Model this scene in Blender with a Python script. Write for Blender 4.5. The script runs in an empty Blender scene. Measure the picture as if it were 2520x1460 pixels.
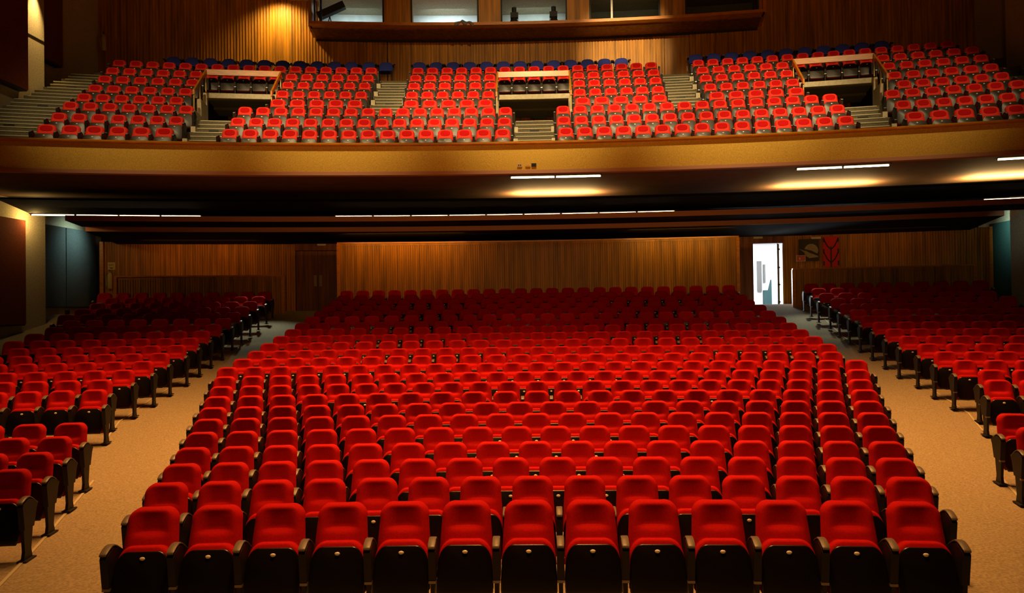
import bpy, math, random
from math import sin, cos, pi, asin, sqrt, atan2, exp
from mathutils import Vector, Matrix
random.seed(7)
S = bpy.context.scene
COL = S.collection
ORD = ['zeroth','first','second','third','fourth','fifth','sixth','seventh','eighth','ninth','tenth','eleventh','twelfth','thirteenth','fourteenth',
       'fifteenth','sixteenth','seventeenth','eighteenth','nineteenth','twentieth','twenty-first','twenty-second','twenty-third','twenty-fourth','twenty-fifth']
# The hall is laid out on circles round one centre: every row, the balcony front, the ceiling steps and the rear walls.
YC = 6.75 - 36.0
def pol(r, a, z=0.0): return (r*sin(a), YC + r*cos(a), z)

# ------------------------------------------------------------------ materials
M = {}
def mat(name, col, rough=.6, metal=0.0, spec=.5, emit=None, es=0.0, noise=None, bump=None, sheen=0.0):
    m = bpy.data.materials.new(name); m.use_nodes = True
    nt = m.node_tree; b = nt.nodes['Principled BSDF']
    b.inputs['Base Color'].default_value = (*col, 1); b.inputs['Roughness'].default_value = rough
    b.inputs['Metallic'].default_value = metal; b.inputs['Specular IOR Level'].default_value = spec
    if sheen:
        b.inputs['Sheen Weight'].default_value = sheen; b.inputs['Sheen Roughness'].default_value = .4
        b.inputs['Sheen Tint'].default_value = (*col, 1)
    if emit: b.inputs['Emission Color'].default_value = (*emit, 1); b.inputs['Emission Strength'].default_value = es
    if noise or bump:
        tc = nt.nodes.new('ShaderNodeTexCoord'); mp = nt.nodes.new('ShaderNodeMapping')
        nt.links.new(tc.outputs['Object'], mp.inputs['Vector'])
        nz = nt.nodes.new('ShaderNodeTexNoise'); nt.links.new(mp.outputs['Vector'], nz.inputs['Vector'])
        sc, amt = noise if noise else bump
        mp.inputs['Scale'].default_value = sc if hasattr(sc, '__len__') else (sc, sc, sc)
        nz.inputs['Scale'].default_value = 1.0; nz.inputs['Detail'].default_value = 4.0
        if noise:
            rp = nt.nodes.new('ShaderNodeValToRGB')
            rp.color_ramp.elements[0].position = .3; rp.color_ramp.elements[1].position = .7
            rp.color_ramp.elements[0].color = (*[c*(1-amt) for c in col], 1)
            rp.color_ramp.elements[1].color = (*[min(1, c*(1+amt)) for c in col], 1)
            nt.links.new(nz.outputs['Fac'], rp.inputs['Fac']); nt.links.new(rp.outputs['Color'], b.inputs['Base Color'])
        if bump:
            bp = nt.nodes.new('ShaderNodeBump'); bp.inputs['Strength'].default_value = bump[1]; bp.inputs['Distance'].default_value = .01
            nt.links.new(nz.outputs['Fac'], bp.inputs['Height']); nt.links.new(bp.outputs['Normal'], b.inputs['Normal'])
    M[name] = m
    return m
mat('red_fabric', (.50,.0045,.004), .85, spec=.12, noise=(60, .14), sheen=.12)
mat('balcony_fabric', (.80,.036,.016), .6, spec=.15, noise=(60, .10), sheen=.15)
mat('balcony_pad', (.50,.004,.004), .85, spec=.12, noise=(60,.1))  # deeper red puts the shade of the back's recess into the colour
mat('black_plastic', (.006,.004,.004), .28, spec=.5)
mat('brown_plastic', (.032,.024,.017), .4, spec=.45)
mat('frame_black', (.006,.005,.005), .55, spec=.4, noise=(90, .4))
mat('arm_wood', (.16,.135,.11), .42, spec=.5)
mat('brass', (1,.95,.82), .3, metal=0, spec=.8)
mat('post_brass', (.75,.55,.2), .35, metal=.4)
mat('steel', (.30,.28,.26), .4, metal=.6)
mat('carpet', (.32,.265,.175), .95, spec=.1, noise=(38, .28))
mat('stair_carpet', (.14,.125,.08), .95, spec=.1, noise=(30, .25))
mat('nosing', (.50,.45,.30), .6)
mat('stucco', (.78,.50,.09), .9, spec=.15, noise=(45, .2))
mat('concrete', (.50,.44,.30), .9, spec=.15, noise=(22, .18))
mat('pale_concrete', (.62,.55,.38), .85, spec=.2, noise=(14, .12))
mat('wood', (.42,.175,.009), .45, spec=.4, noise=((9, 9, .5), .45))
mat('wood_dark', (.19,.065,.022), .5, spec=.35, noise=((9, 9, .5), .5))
mat('rail_wood', (.58,.20,.008), .32, spec=.5, noise=((4, 4, 14), .2))
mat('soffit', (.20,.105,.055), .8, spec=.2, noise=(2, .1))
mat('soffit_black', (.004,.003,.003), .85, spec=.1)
mat('soffit_white', (.75,.70,.58), .8)
mat('lip', (.55,.25,.14), .55, spec=.4)
mat('dark_wall', (.012,.010,.009), .9, spec=.1)
mat('acoustic_red', (.17,.045,.02), .9, spec=.1, noise=(25, .15))
mat('acoustic_grey', (.105,.125,.125), .9, spec=.1, noise=(25, .15))
mat('acoustic_green', (.035,.085,.075), .9, spec=.1, noise=(25, .15))
mat('blue_fabric', (.03,.045,.30), .8, spec=.2, noise=(60, .12), sheen=.1)
mat('tube', (1,1,1), .4, emit=(1,.80,.48), es=26)
mat('tube_bright', (1,1,1), .4, emit=(1,.74,.42), es=22)
mat('white_wall', (.86,.88,.90), .9)
mat('foyer_grey', (.10,.098,.09), .8)
mat('foyer_green', (.012,.05,.05), .8)
mat('booth_wall', (.42,.46,.45), .9, noise=(3, .1))
mat('booth_black', (.014,.014,.014), .6)
mat('cloth_grey', (.20,.17,.16), .9)
mat('sign_yellow', (.75,.55,.14), .6)
mat('ink', (.05,.035,.01), .7)
mat('extinguisher', (.62,.50,.16), .35, spec=.6)
mat('sign_green', (.012,.07,.03), .5)
mat('sign_red', (.55,.09,.05), .5)
mat('sign_white', (.85,.6,.45), .6)
mat('picture_dark', (.03,.02,.012), .6)
mat('picture_pale', (.36,.30,.16), .7, noise=(30, .2))
mat('tapestry_red', (.65,.02,.015), .8)
mat('lamp_white', (.50,.50,.40), .5)
mat('glint_glow', (1,1,1), .3, emit=(1,.86,.6), es=30)  # glow for the spotlight mirrored in the booth glass
mat('socket_ivory', (.72,.50,.28), .5)
mat('socket_amber', (.85,.48,.08), .5)
g = mat('glass', (.02,.02,.02), .03)
gb = g.node_tree.nodes['Principled BSDF']; gb.inputs['Transmission Weight'].default_value = 1; gb.inputs['Base Color'].default_value = (.8,.85,.85,1)

# ------------------------------------------------------------------ mesh builder
class MB:
    def __init__(self): self.v=[]; self.f=[]; self.m=[]; self.mats=[]
    def mi(self, m):
        if m not in self.mats: self.mats.append(m)
        return self.mats.index(m)
    def add(self, vs, fs, m, tf=None):
        o=len(self.v); k=self.mi(m)
        self.v += [tuple(tf @ Vector(p)) for p in vs] if tf else [tuple(p) for p in vs]
        self.f += [tuple(i+o for i in q) for q in fs]; self.m += [k]*len(fs)
    def box(self, c, s, m, tf=None):
        x,y,z=c; a,b,d=s[0]/2,s[1]/2,s[2]/2
        vs=[(x+i*a,y+j*b,z+k*d) for i in (-1,1) for j in (-1,1) for k in (-1,1)]
        self.add(vs,[(0,1,3,2),(4,6,7,5),(0,4,5,1),(2,3,7,6),(0,2,6,4),(1,5,7,3)],m,tf)
    def loft(self, rings, m, closed=True, caps=True, tf=None):
        n=len(rings[0]); vs=[p for r in rings for p in r]; fs=[]
        for i in range(len(rings)-1):
            for j in range(n if closed else n-1):
                k=(j+1)%n; fs.append((i*n+j,i*n+k,(i+1)*n+k,(i+1)*n+j))
        if caps and closed: fs += [tuple(range(n-1,-1,-1)), tuple(range((len(rings)-1)*n,len(rings)*n))]
        self.add(vs,fs,m,tf)
    def arc(self, a0, a1, prof, m, n=None, caps=True):
        "sweep a closed (r,z) profile round the hall centre from angle a0 to a1"
        n = n or max(2,int(abs(a1-a0)/.012)+1)
        self.loft([[pol(r,a0+(a1-a0)*i/n,z) for r,z in prof] for i in range(n+1)],m,True,caps)
    def arcbox(self, a0, a1, r0, r1, z0, z1, m, n=None): self.arc(a0,a1,[(r0,z0),(r1,z0),(r1,z1),(r0,z1)],m,n)
    def tube(self, pts, rad, m, n=8, caps=True):
        P=[Vector(p) for p in pts]; rings=[]
        for i,p in enumerate(P):
            d=(P[min(i+1,len(P)-1)]-P[max(i-1,0)]).normalized()
            u=d.cross(Vector((0,0,1)) if abs(d.z)<.95 else Vector((1,0,0))).normalized(); w=u.cross(d)
            rr=rad[i] if hasattr(rad,'__len__') else rad
            rings.append([p+u*rr*cos(2*pi*k/n)+w*rr*sin(2*pi*k/n) for k in range(n)])
        self.loft(rings,m,True,caps)
    def mesh(self, name, smooth=False):
        me=bpy.data.meshes.new(name); me.from_pydata(self.v,[],self.f)
        for k in self.mats: me.materials.append(M[k])
        me.polygons.foreach_set('material_index',self.m)
        if smooth: me.polygons.foreach_set('use_smooth',[True]*len(self.f))
        me.validate(); me.update()
        if smooth: me.set_sharp_from_angle(angle=.85)
        return me
    def obj(self, name, parent=None, smooth=False):
        o=bpy.data.objects.new(name,self.mesh(name,smooth)); COL.objects.link(o)
        if parent: o.parent=parent
        return o
def tag(o, label=None, cat=None, group=None, kind=None):
    for k,v in (('label',label),('category',cat),('group',group),('kind',kind)):
        if v: o[k]=v
    return o
def empty(name, loc, rz=0.0, **kw):
    o=bpy.data.objects.new(name,None); COL.objects.link(o); o.location=loc; o.rotation_euler=(0,0,rz); o.empty_display_size=.2
    return tag(o,**kw)
def struct(mb, name, smooth=False): return tag(mb.obj(name,None,smooth),kind='structure')
def copy_tree(o, parent=None):
    c=o.copy(); COL.objects.link(c)
    if parent: c.parent=parent
    for ch in o.children: copy_tree(ch,c)
    return c

# ------------------------------------------------------------------ the tip-up seat (origin: floor under the top of the back; faces -Y)
def back_mesh(name, m, H=.90, zb=.40, w0=.232, w1=.196, R=.10, lean=.30, th=.085, dish=.046, zs=.715):
    mb=MB(); cols=18; zt=H
    zz=[zb,zb+.02,zb+.08,zb+.16,zb+.22,zs-.075,zs-.05,zs-.03,zs-.015,zs-.002,zs+.004,zs+.03,zs+.06,zs+.09,H-.075,H-.055,H-.038,H-.024,H-.012,H-.004,H]
    front=[];back=[]
    for z in zz:
        v=(z-zb)/(H-zb); hw=w0+(w1-w0)*v
        if z>H-R: hw=hw-R+sqrt(max(0,R*R-(z-(H-R))**2))+.004
        yb=-(H-z)*lean; fr=[]; bk=[]
        for j in range(cols+1):
            u=-1+2*j/cols; u=math.copysign(1-(1-abs(u))**1.35,u); x=u*hw
            e=abs(x)/max(hw,1e-4)
            rnd=.042*max(0,(e-.72)/.28)**2.4 + .030*max(0,(z-(H-.026))/.026)**2.0
            bul=-.012*(1-e*e)
            q=min(1,max(0,(abs(x)-.05)/.125)); lat=.5+.5*cos(pi*q)
            d=0.0
            if z>zs:
                d=dish*lat*max(0,min(1,(H-.014-z)/(H-.014-zs)))**.65
            else:
                d=dish*lat*max(0,1-(zs-z)/.04)**1.3
            fr.append((x,yb-th+rnd+bul+d,z)); bk.append((x,yb-.01*(1-e**4),z))
        front.append(fr); back.append(bk)
    n=cols+1
    rings=[f+b[::-1] for f,b in zip(front,back)]
    mb.loft(rings,m)
    return mb.mesh(name,True)
def pan_outline(hw, rx, ry, t0, t1, k=10):
    "arched outline in (x,t): square at the hinge end, elliptical corners at the free end, sides flaring a little"
    p=[(-hw*.90,t0),(-hw*1.03,t0+.05),(-hw*1.03,t0+.14)]
    for i in range(k+1): a=pi-(pi/2)*i/k; p.append((-hw+rx+rx*cos(a),t1-ry+ry*sin(a)))
    for i in range(k+1): a=pi/2-(pi/2)*i/k; p.append((hw-rx+rx*cos(a),t1-ry+ry*sin(a)))
    p+= [(hw*1.03,t0+.14),(hw*1.03,t0+.05),(hw*.90,t0)]
    return p
TILT=.20
def pan_pt(x, t, d, z0=.180, y0=-.375):
    "folded pan: t up along the underside, d inwards towards the back"
    return (x, y0 + t*sin(TILT) + d*cos(TILT), z0 + t*cos(TILT) - d*sin(TILT))
def slab(mb, ol, d0, d1, m, bev=.012):
    cx=sum(p[0] for p in ol)/len(ol); ct=sum(p[1] for p in ol)/len(ol)
    def ring(d,s): return [pan_pt(cx+(x-cx)*(1-s/.24), ct+(t-ct)*(1-s/.21), d) for x,t in ol]
    rr=[ring(d0,bev),ring(d0+bev*.35,bev*.3),ring(d0+bev,0),ring(d1-bev,0),ring(d1-bev*.35,bev*.3),ring(d1,bev)]
    mb.loft([r[::-1] for r in rr],m)
def make_seat(prefix, fabric, shell_m, H, cat):
    """one master seat, kept as a list of (name, mesh, parent index)"""
    parts=[]
    parts.append(('backrest',back_mesh(prefix+'_backrest',fabric,H=H,zs=H-.185,zb=H-.50,dish=.046 if prefix=='stalls' else .004),None))
    mb=MB(); slab(mb,pan_outline(.223,.12,.17,.02,.472),.020,.150,fabric,.034); parts.append(('seat_cushion',mb.mesh(prefix+'_cushion',True),None))
    mb=MB(); slab(mb,pan_outline(.224,.105,.165,0,.428),0,.024,shell_m,.012); parts.append(('seat_shell',mb.mesh(prefix+'_shell',True),None))
    mb=MB(); c=pan_pt(0,.372,-.002)
    rings=[]
    for rr,dd in ((.9,.002),(1,-.001),(.88,-.005),(.55,-.0075),(.2,-.009)):
        rings.append([pan_pt(.0225*rr*cos(2*pi*i/16),.372+.0145*rr*sin(2*pi*i/16),dd) for i in range(16)][::-1])
    mb.loft(rings,'brass'); parts.append(('number_plate',mb.mesh(prefix+'_plate',True),2))
    parts.append(('armrest_frame',frame_mesh(prefix+'_frame'),None))
    parts.append(('armrest_pad',pad_mesh(prefix+'_pad'),4))
    mb=MB(); mb.box((-.265,-.345,.315),(.06,.04,.022),'steel')
    parts.append(('hinge_bracket',mb.mesh(prefix+'_hinge'),None))
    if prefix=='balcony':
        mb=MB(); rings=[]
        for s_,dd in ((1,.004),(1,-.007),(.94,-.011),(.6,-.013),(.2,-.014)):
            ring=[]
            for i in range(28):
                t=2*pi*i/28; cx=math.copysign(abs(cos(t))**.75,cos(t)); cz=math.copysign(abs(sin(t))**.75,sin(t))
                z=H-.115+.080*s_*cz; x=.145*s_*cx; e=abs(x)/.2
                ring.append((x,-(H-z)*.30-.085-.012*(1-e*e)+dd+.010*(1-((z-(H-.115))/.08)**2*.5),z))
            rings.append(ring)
        mb.loft(rings,'balcony_pad'); parts.append(('back_pad',mb.mesh(prefix+'_recess_shade',True),0))  # inset whose darker red stands in for shade in the recess
    return parts
def frame_mesh(name):
    mb=MB()
    def plate(prof,t):   # side frame narrowing to its foot
        vs=[(-.265+s*t,y,z) for s in (-1,1) for y,z in prof]; n=len(prof)
        mb.add(vs,[tuple(range(n)),tuple(range(2*n-1,n-1,-1))]+[(i,i+n,(i+1)%n+n,(i+1)%n) for i in range(n)],'frame_black')
    plate([(-.385,.60),(-.40,.575),(-.362,.33),(-.165,.33),(-.115,.50),(-.08,.56),(-.15,.60),(-.28,.640)],.030)
    plate([(-.360,.33),(-.335,.10),(-.355,.03),(-.355,0),(-.18,0),(-.185,.04),(-.205,.10),(-.17,.33)],.017)
    mb.box((-.265,-.27,.008),(.10,.22,.016),'frame_black')
    return mb.mesh(name)
def pad_mesh(name):
    mb=MB(); rings=[]
    for y,z in ((-.414,.616),(-.408,.625),(-.385,.636),(-.34,.654),(-.295,.664),(-.25,.660),(-.20,.638),(-.14,.60),(-.085,.562)):
        hw=.030 if y>-.40 else .027
        rings.append([(-.265-hw,y,z-.013),(-.265-hw,y,z-.004),(-.265-hw*.75,y,z),(-.265+hw*.75,y,z),(-.265+hw,y,z-.004),(-.265+hw,y,z-.013)])
    mb.loft([r[::-1] for r in rings],'arm_wood')
    return mb.mesh(name,True)
STALL=make_seat('stalls','red_fabric','black_plastic',.90,'theatre seat')
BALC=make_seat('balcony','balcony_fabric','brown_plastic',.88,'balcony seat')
def place_seat(parts, name, r, a, z, w, end, label, cat, group, rot=None):
    o=empty(name,pol(r,a,z),-a if rot is None else rot,label=label,cat=cat,group=group); o.scale=(w/.53,1,1)
    made=[]
    for nm,me,pi_ in parts:
        c=bpy.data.objects.new(nm,me); COL.objects.link(c); c.parent=o if pi_ is None else made[pi_]; made.append(c)
    if end:       # the row's last seat carries the far arm as well
        f=bpy.data.objects.new('armrest_frame',parts[4][1]); COL.objects.link(f); f.parent=o; f.location.x=.53
        p=bpy.data.objects.new('armrest_pad',parts[5][1]); COL.objects.link(p); p.parent=f
    return o
def seats_as_stuff(parts, lst, name):
    mb=MB(); src=[]
    for nm,me,_ in parts:
        src.append(([tuple(v.co) for v in me.vertices],[tuple(p.vertices) for p in me.polygons],[m.name for m in me.materials]))
    for r,a,z,w,end in lst:
        tf=Matrix.Translation(pol(r,a,z)) @ Matrix.Rotation(-a,4,'Z') @ Matrix.Diagonal((w/.53,1,1,1))
        for k,(v,f,mm) in enumerate(src):
            mb.add(v,f,mm[0],tf)
            if end and k in (4,5): mb.add([(x+.53,y,zz) for x,y,zz in v],f,mm[0],tf)
    return mb.obj(name,None,True)

# ------------------------------------------------------------------ stalls rows
FL=[0,.012,.02,.04,.085,.135,.19,.262,.342,.44,.55,.66,.775,.905,1.04,1.182,1.325,1.482,1.64,1.80,1.968,2.138,2.31]
def floor_z(r):
    k=(r-36)/.9
    if k<=0: return 0.0
    if k<22: i=int(k); return FL[i]+(FL[i+1]-FL[i])*(k-i)
    return min(2.545,2.31+(k-22)*.19)
CENTRE=[(13,-.0917,.0870),(15,-.0980,.0952),(16,-.1025,.1005),(17,-.1072,.1059),(18,-.1117,.1110),(19,-.1164,.1159),(20,-.1211,.1208),(21,-.1255,.1257),
 (23,-.1296,.1300),(24,-.1337,.1347),(25,-.1376,.1392),(24,-.1355,.1338),(25,-.1336,.1361),(24,-.1316,.1341),(25,-.1295,.1318),(24,-.1270,.1297),
 (25,-.1253,.1281),(24,-.1230,.1257),(25,-.1209,.1241),(24,-.1189,.1205),(25,-.1171,.1190),(24,-.1149,.1157),(25,-.1153,.1169)]
SIDE_END=[.1789,.1840,.1814,.1796,.1781,.1756,.1744,.1732,.1716,.1703,.1691,.1677,.1663,.1647,.1641]
SIDE_END_R=[.1801,.1852,.1822,.1810,.1799,.1772,.1759,.1746,.1731,.1717,.1704,.1692,.1663,.1653,.1642]
cand=[]    # (distance, r, a, z, w, end, label, group)
def cdist(r,a): x,y,_=pol(r,a); return math.hypot(x,y)
for k,(n,t0,t1) in enumerate(CENTRE):
    r=36+.9*k; w=r*(t1-t0)/(n-1)
    for i in range(n):
        a=t0+(t1-t0)*i/(n-1)
        cand.append((cdist(r,a),r,a,floor_z(r),w,i==n-1,
            f'red tip-up seat, centre stalls block, {ORD[k+1]} row from stage, {ORD[i+1]} from left aisle','seats of the centre stalls block'))
for sgn,ends,side in ((-1,SIDE_END,'left'),(1,SIDE_END_R,'right')):
    for k,t0 in enumerate(ends):
        r=36+.9*(k+8); w=.556 if k>2 else (.53 if k!=1 else .55)
        n=max(2,int((.2545-t0)*r/w)+1)
        for i in range(n):
            a=sgn*(t0+i*w/r)
            last=(i==n-1) if sgn>0 else i==0
            cand.append((cdist(r,a),r,a,floor_z(r),w,last,
                f'red tip-up seat, {side} stalls block, {ORD[k+1]} row, {ORD[i+1]} from the aisle',f'seats of the {side} stalls block'))
    for k,(rr,t0,w) in enumerate(((37.8,.1489,.50),(38.7,.1535,.50),(39.6,.1579 if sgn<0 else .1568,.515),(40.5,.1623 if sgn<0 else .1603,.54))):
        for i in range(3):
            a=sgn*(t0+i*w/rr); last=(i==2) if sgn>0 else i==0
            x,y,_=pol(rr,a)
            cand.append((cdist(rr,a)+(0 if abs(x)/y<.74 else 50),rr,a,floor_z(rr),w,last,
                f'red tip-up seat, front {side} group before the gap, {ORD[k+1]} row, {ORD[i+1]} from aisle',f'seats of the front {side} group'))
def vis(c):
    x,y,_=pol(c[1],c[2]); return abs(x)/y < (.70 if x<0 else .665)
near=sorted([c for c in cand if vis(c)])[:300]
ids=set(id(c) for c in near)
for c in near: place_seat(STALL,'theatre_seat',c[1],c[2],c[3],c[4],c[5],c[6],'theatre seat',c[7])
rest=[c[1:6] for c in cand if id(c) not in ids]
tag(seats_as_stuff(STALL,rest,'theatre_seat_rows'),'far and outer rows of red tip-up seats fading into shade under the balcony','theatre seats',None,'stuff')

# ------------------------------------------------------------------ balcony rows
BR=lambda k: 50.25+.9*(k-1)
SEATTOP=[0,7.43,7.955,8.49,8.97,9.485,10.03,10.56,11.09,11.60]
BZ=[0]+[z-.88 for z in SEATTOP[1:9]]+[10.73]
def th(x,k): return asin(x/BR(k))
SEC=[('left wing',1,-12.46,-9.70,6),('left wing',2,-12.68,-9.80,7),('left wing',3,-12.90,-9.93,7),('left wing',4,-13.04,-10.58,6),('left wing',5,-13.22,-10.71,6),('left wing',6,-13.42,-10.88,6),
 ('left half',7,-13.65,-11.15,6),('left half',7,-10.64,-5.59,11),('left half',8,-13.90,-5.66,17),
 ('left front block',1,-8.07,-.82,15),('left front block',2,-8.20,-.80,16),('left front block',3,-8.33,-.80,16),
 ('block right of the left well',4,-7.70,-5.42,5),('block right of the left well',5,-7.85,-5.43,6),('block right of the left well',6,-7.96,-5.51,6),
 ('block left of the middle well',4,-3.72,-1.44,5),('block left of the middle well',5,-3.83,-1.40,6),('block left of the middle well',6,-3.90,-1.37,6),
 ('middle part',7,-3.98,4.12,17),('middle part',8,-4.03,4.18,17),
 ('block right of the middle well',4,1.54,3.86,5),('block right of the middle well',5,1.51,3.97,6),('block right of the middle well',6,1.55,4.04,6),
 ('right front block',1,.89,8.14,15),('right front block',2,.88,8.28,16),('right front block',3,.90,8.43,16),
 ('block left of the right well',4,5.55,7.82,5),('block left of the right well',5,5.57,8.02,6),('block left of the right well',6,5.64,8.14,6),
 ('right half',7,5.74,13.84,17),('right half',8,5.79,13.60,17),
 ('right wing',1,9.77,12.55,6),('right wing',2,9.90,12.80,7),('right wing',3,10.04,13.04,7),('right wing',4,10.73,13.17,6),('right wing',5,10.88,13.39,6),('right wing',6,11.11,13.61,6)]
bc=[]; off={}
for s,k,x0,x1,n in SEC:
    r=BR(k); t0,t1=th(x0,k),th(x1,k); w=r*(t1-t0)/(n-1); base=off.get((s,k),0); off[(s,k)]=base+n
    for i in range(n):
        a=t0+(t1-t0)*i/(n-1)
        # size on the picture falls with distance; the dim outer ends of the two top rows show least
        key=cdist(r,a)+(3+abs(a)*20 if k==8 else 0)
        bc.append((key,r,a,BZ[k],w,i==n-1,f'red balcony seat, {s}, {ORD[k]} row up, {ORD[base+i+1]} from left','seats of the balcony '+s))
bc.sort()
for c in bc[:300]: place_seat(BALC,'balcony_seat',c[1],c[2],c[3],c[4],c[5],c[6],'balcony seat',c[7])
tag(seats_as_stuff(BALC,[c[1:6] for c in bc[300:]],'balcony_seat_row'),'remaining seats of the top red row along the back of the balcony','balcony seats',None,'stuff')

# blue tablet-arm chairs on the top step
def make_chair():
    o=empty('tablet_chair',(0,0,0))
    mb=MB(); rings=[]
    N=28
    for d,s in ((-.012,.93),(-.025,1),(.012,1),(.022,.93)):
        ring=[]
        for i in range(N):
            a=2*pi*i/N; x=.245*s*math.copysign(abs(cos(a))**.8,cos(a)); z=.215*s*math.copysign(abs(sin(a))**.9,sin(a))
            ring.append((x,d+.05*(x/.245)**2*-1-.22*0+.02*(z/.2),z+.68))
        rings.append(ring)
    mb.loft(rings,'blue_fabric'); mb.obj('backrest',o,True)
    mb=MB()
    rings=[]
    for z,s in ((.43,.92),(.44,1),(.465,1),(.48,.94)):
        rings.append([(.235*s*math.copysign(abs(cos(2*pi*i/24))**.5,cos(2*pi*i/24)),-.25+.225*s*math.copysign(abs(sin(2*pi*i/24))**.5,sin(2*pi*i/24)),z) for i in range(24)])
    mb.loft(rings,'blue_fabric'); mb.obj('seat',o,True)
    for x in (-.22,.22):
        for y,dy in ((-.42,-.02),(-.06,.05)):
            mb=MB(); mb.tube([(x,y,.44),(x*1.05,y+dy,.0)],.011,'frame_black'); mb.obj('leg',o,True)
    mb=MB()
    for x in (-.2,.2): mb.tube([(x,-.08,.43),(x,.02,.5),(x,.035,.66)],.010,'frame_black')
    mb.obj('back_frame',o,True)
    for x in (-.275,.275):
        mb=MB(); mb.tube([(x*.85,-.10,.44),(x,-.10,.60),(x,-.10,.70)],.011,'frame_black'); mb.box((x,-.16,.715),(.06,.30,.028),'frame_black'); mb.obj('armrest',o)
    mb=MB(); mb.box((.30,-.19,.735),(.10,.22,.014),'frame_black',Matrix.Translation((.30,-.19,.735)) @ Matrix.Rotation(.5,4,'X') @ Matrix.Translation((-.30,.19,-.735)))
    mb.obj('tablet_arm',o)
    return o
chair=make_chair(); first=True
for s,x0,x1,n in (('left half',-12.67,-5.34,13),('middle part',-4.13,3.27,13),('right half',5.92,12.10,11)):
    r=57.55; t0,t1=asin(x0/r),asin(x1/r)
    for i in range(n):
        a=t0+(t1-t0)*i/(n-1); c=chair if first else copy_tree(chair); first=False
        c.location=pol(r,a,10.73); c.rotation_euler=(0,0,-a+random.uniform(-.12,.12))
        tag(c,f'blue tablet-arm chair, top balcony step, {s}, {ORD[i+1]} from left','chair','blue chairs along the back of the balcony')

# ------------------------------------------------------------------ stalls floor
mb=MB(); rs=[29.5+.45*i for i in range(68)]; nA=40; vs=[]; fs=[]
for r in rs:
    for j in range(nA+1): vs.append(pol(r,-.36+.72*j/nA,floor_z(r)))
for i in range(len(rs)-1):
    for j in range(nA): q=i*(nA+1)+j; fs.append((q,q+1,q+nA+2,q+nA+1))
mb.add(vs,fs,'carpet'); struct(mb,'floor',True)
def strip(pts, name, wd=.035):
    mb=MB(); rings=[]
    P=[]
    for (r0,a0),(r1,a1) in zip(pts[:-1],pts[1:]):
        for i in range(12): P.append((r0+(r1-r0)*i/12,a0+(a1-a0)*i/12))
    P.append(pts[-1])
    for r,a in P:
        d=wd/2/r; z=floor_z(r)
        rings.append([pol(r,a-d,z-.004),pol(r,a+d,z-.004),pol(r,a+d,z+.012),pol(r,a-d,z+.012)])
    mb.loft(rings,'nosing'); struct(mb,name)
for sgn,i in ((-1,1),(1,3)):
    o=.004 if sgn>0 else 0
    strip([(57.3,sgn*.1665),(51.95,sgn*(.1712-o)),(48.68,sgn*.1742),(46.26,sgn*.179),(44.5,sgn*.180),(43.3,sgn*.1758)],f'trim_{i}')
    strip([(40.75,sgn*.1580),(38.92,sgn*.1500),(36.79,sgn*.139),(34.5,sgn*.126)],f'trim_{i+1}')

# ------------------------------------------------------------------ balcony front
FA=.335
mb=MB(); mb.arc(-FA,FA,[(49.32,6.14),(49.55,6.14),(49.55,6.80),(49.32,6.80)],'stucco',60); struct(mb,'wall_balcony_front')
mb=MB(); mb.arc(-FA,FA,[(49.24,6.80),(49.62,6.80),(49.64,6.83),(49.62,6.875),(49.26,6.885),(49.22,6.86),(49.22,6.82)],'rail_wood',60); struct(mb,'trim_5',True)
mb=MB(); mb.arc(-FA,FA,[(49.27,6.045),(49.40,6.03),(49.42,6.14),(49.29,6.14)],'lip',60); struct(mb,'trim_6')
# stepped ceiling under the balcony
mb=MB()
mb.arc(-FA,FA,[(49.42,6.08),(53.6,6.03),(53.6,6.40),(49.6,6.40)],'soffit',50)
struct(mb,'ceiling_soffit')
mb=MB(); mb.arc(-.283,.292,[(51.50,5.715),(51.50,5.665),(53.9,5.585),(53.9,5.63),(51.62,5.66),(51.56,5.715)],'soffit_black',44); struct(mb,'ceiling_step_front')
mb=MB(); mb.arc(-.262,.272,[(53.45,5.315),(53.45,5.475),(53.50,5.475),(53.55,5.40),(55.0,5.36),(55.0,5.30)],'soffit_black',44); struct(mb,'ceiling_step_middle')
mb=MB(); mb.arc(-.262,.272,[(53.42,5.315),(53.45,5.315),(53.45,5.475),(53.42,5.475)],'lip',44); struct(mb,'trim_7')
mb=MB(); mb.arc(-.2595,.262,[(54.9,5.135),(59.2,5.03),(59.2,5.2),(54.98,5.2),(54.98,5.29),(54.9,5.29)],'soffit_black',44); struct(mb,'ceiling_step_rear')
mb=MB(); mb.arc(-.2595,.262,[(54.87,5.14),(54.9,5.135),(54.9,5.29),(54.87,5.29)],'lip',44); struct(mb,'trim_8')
mb=MB(); mb.arc(-FA,FA,[(53.6,6.03),(59.3,6.03),(59.3,6.2),(53.6,6.2)],'soffit_black',44); struct(mb,'ceiling_slab')

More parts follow.
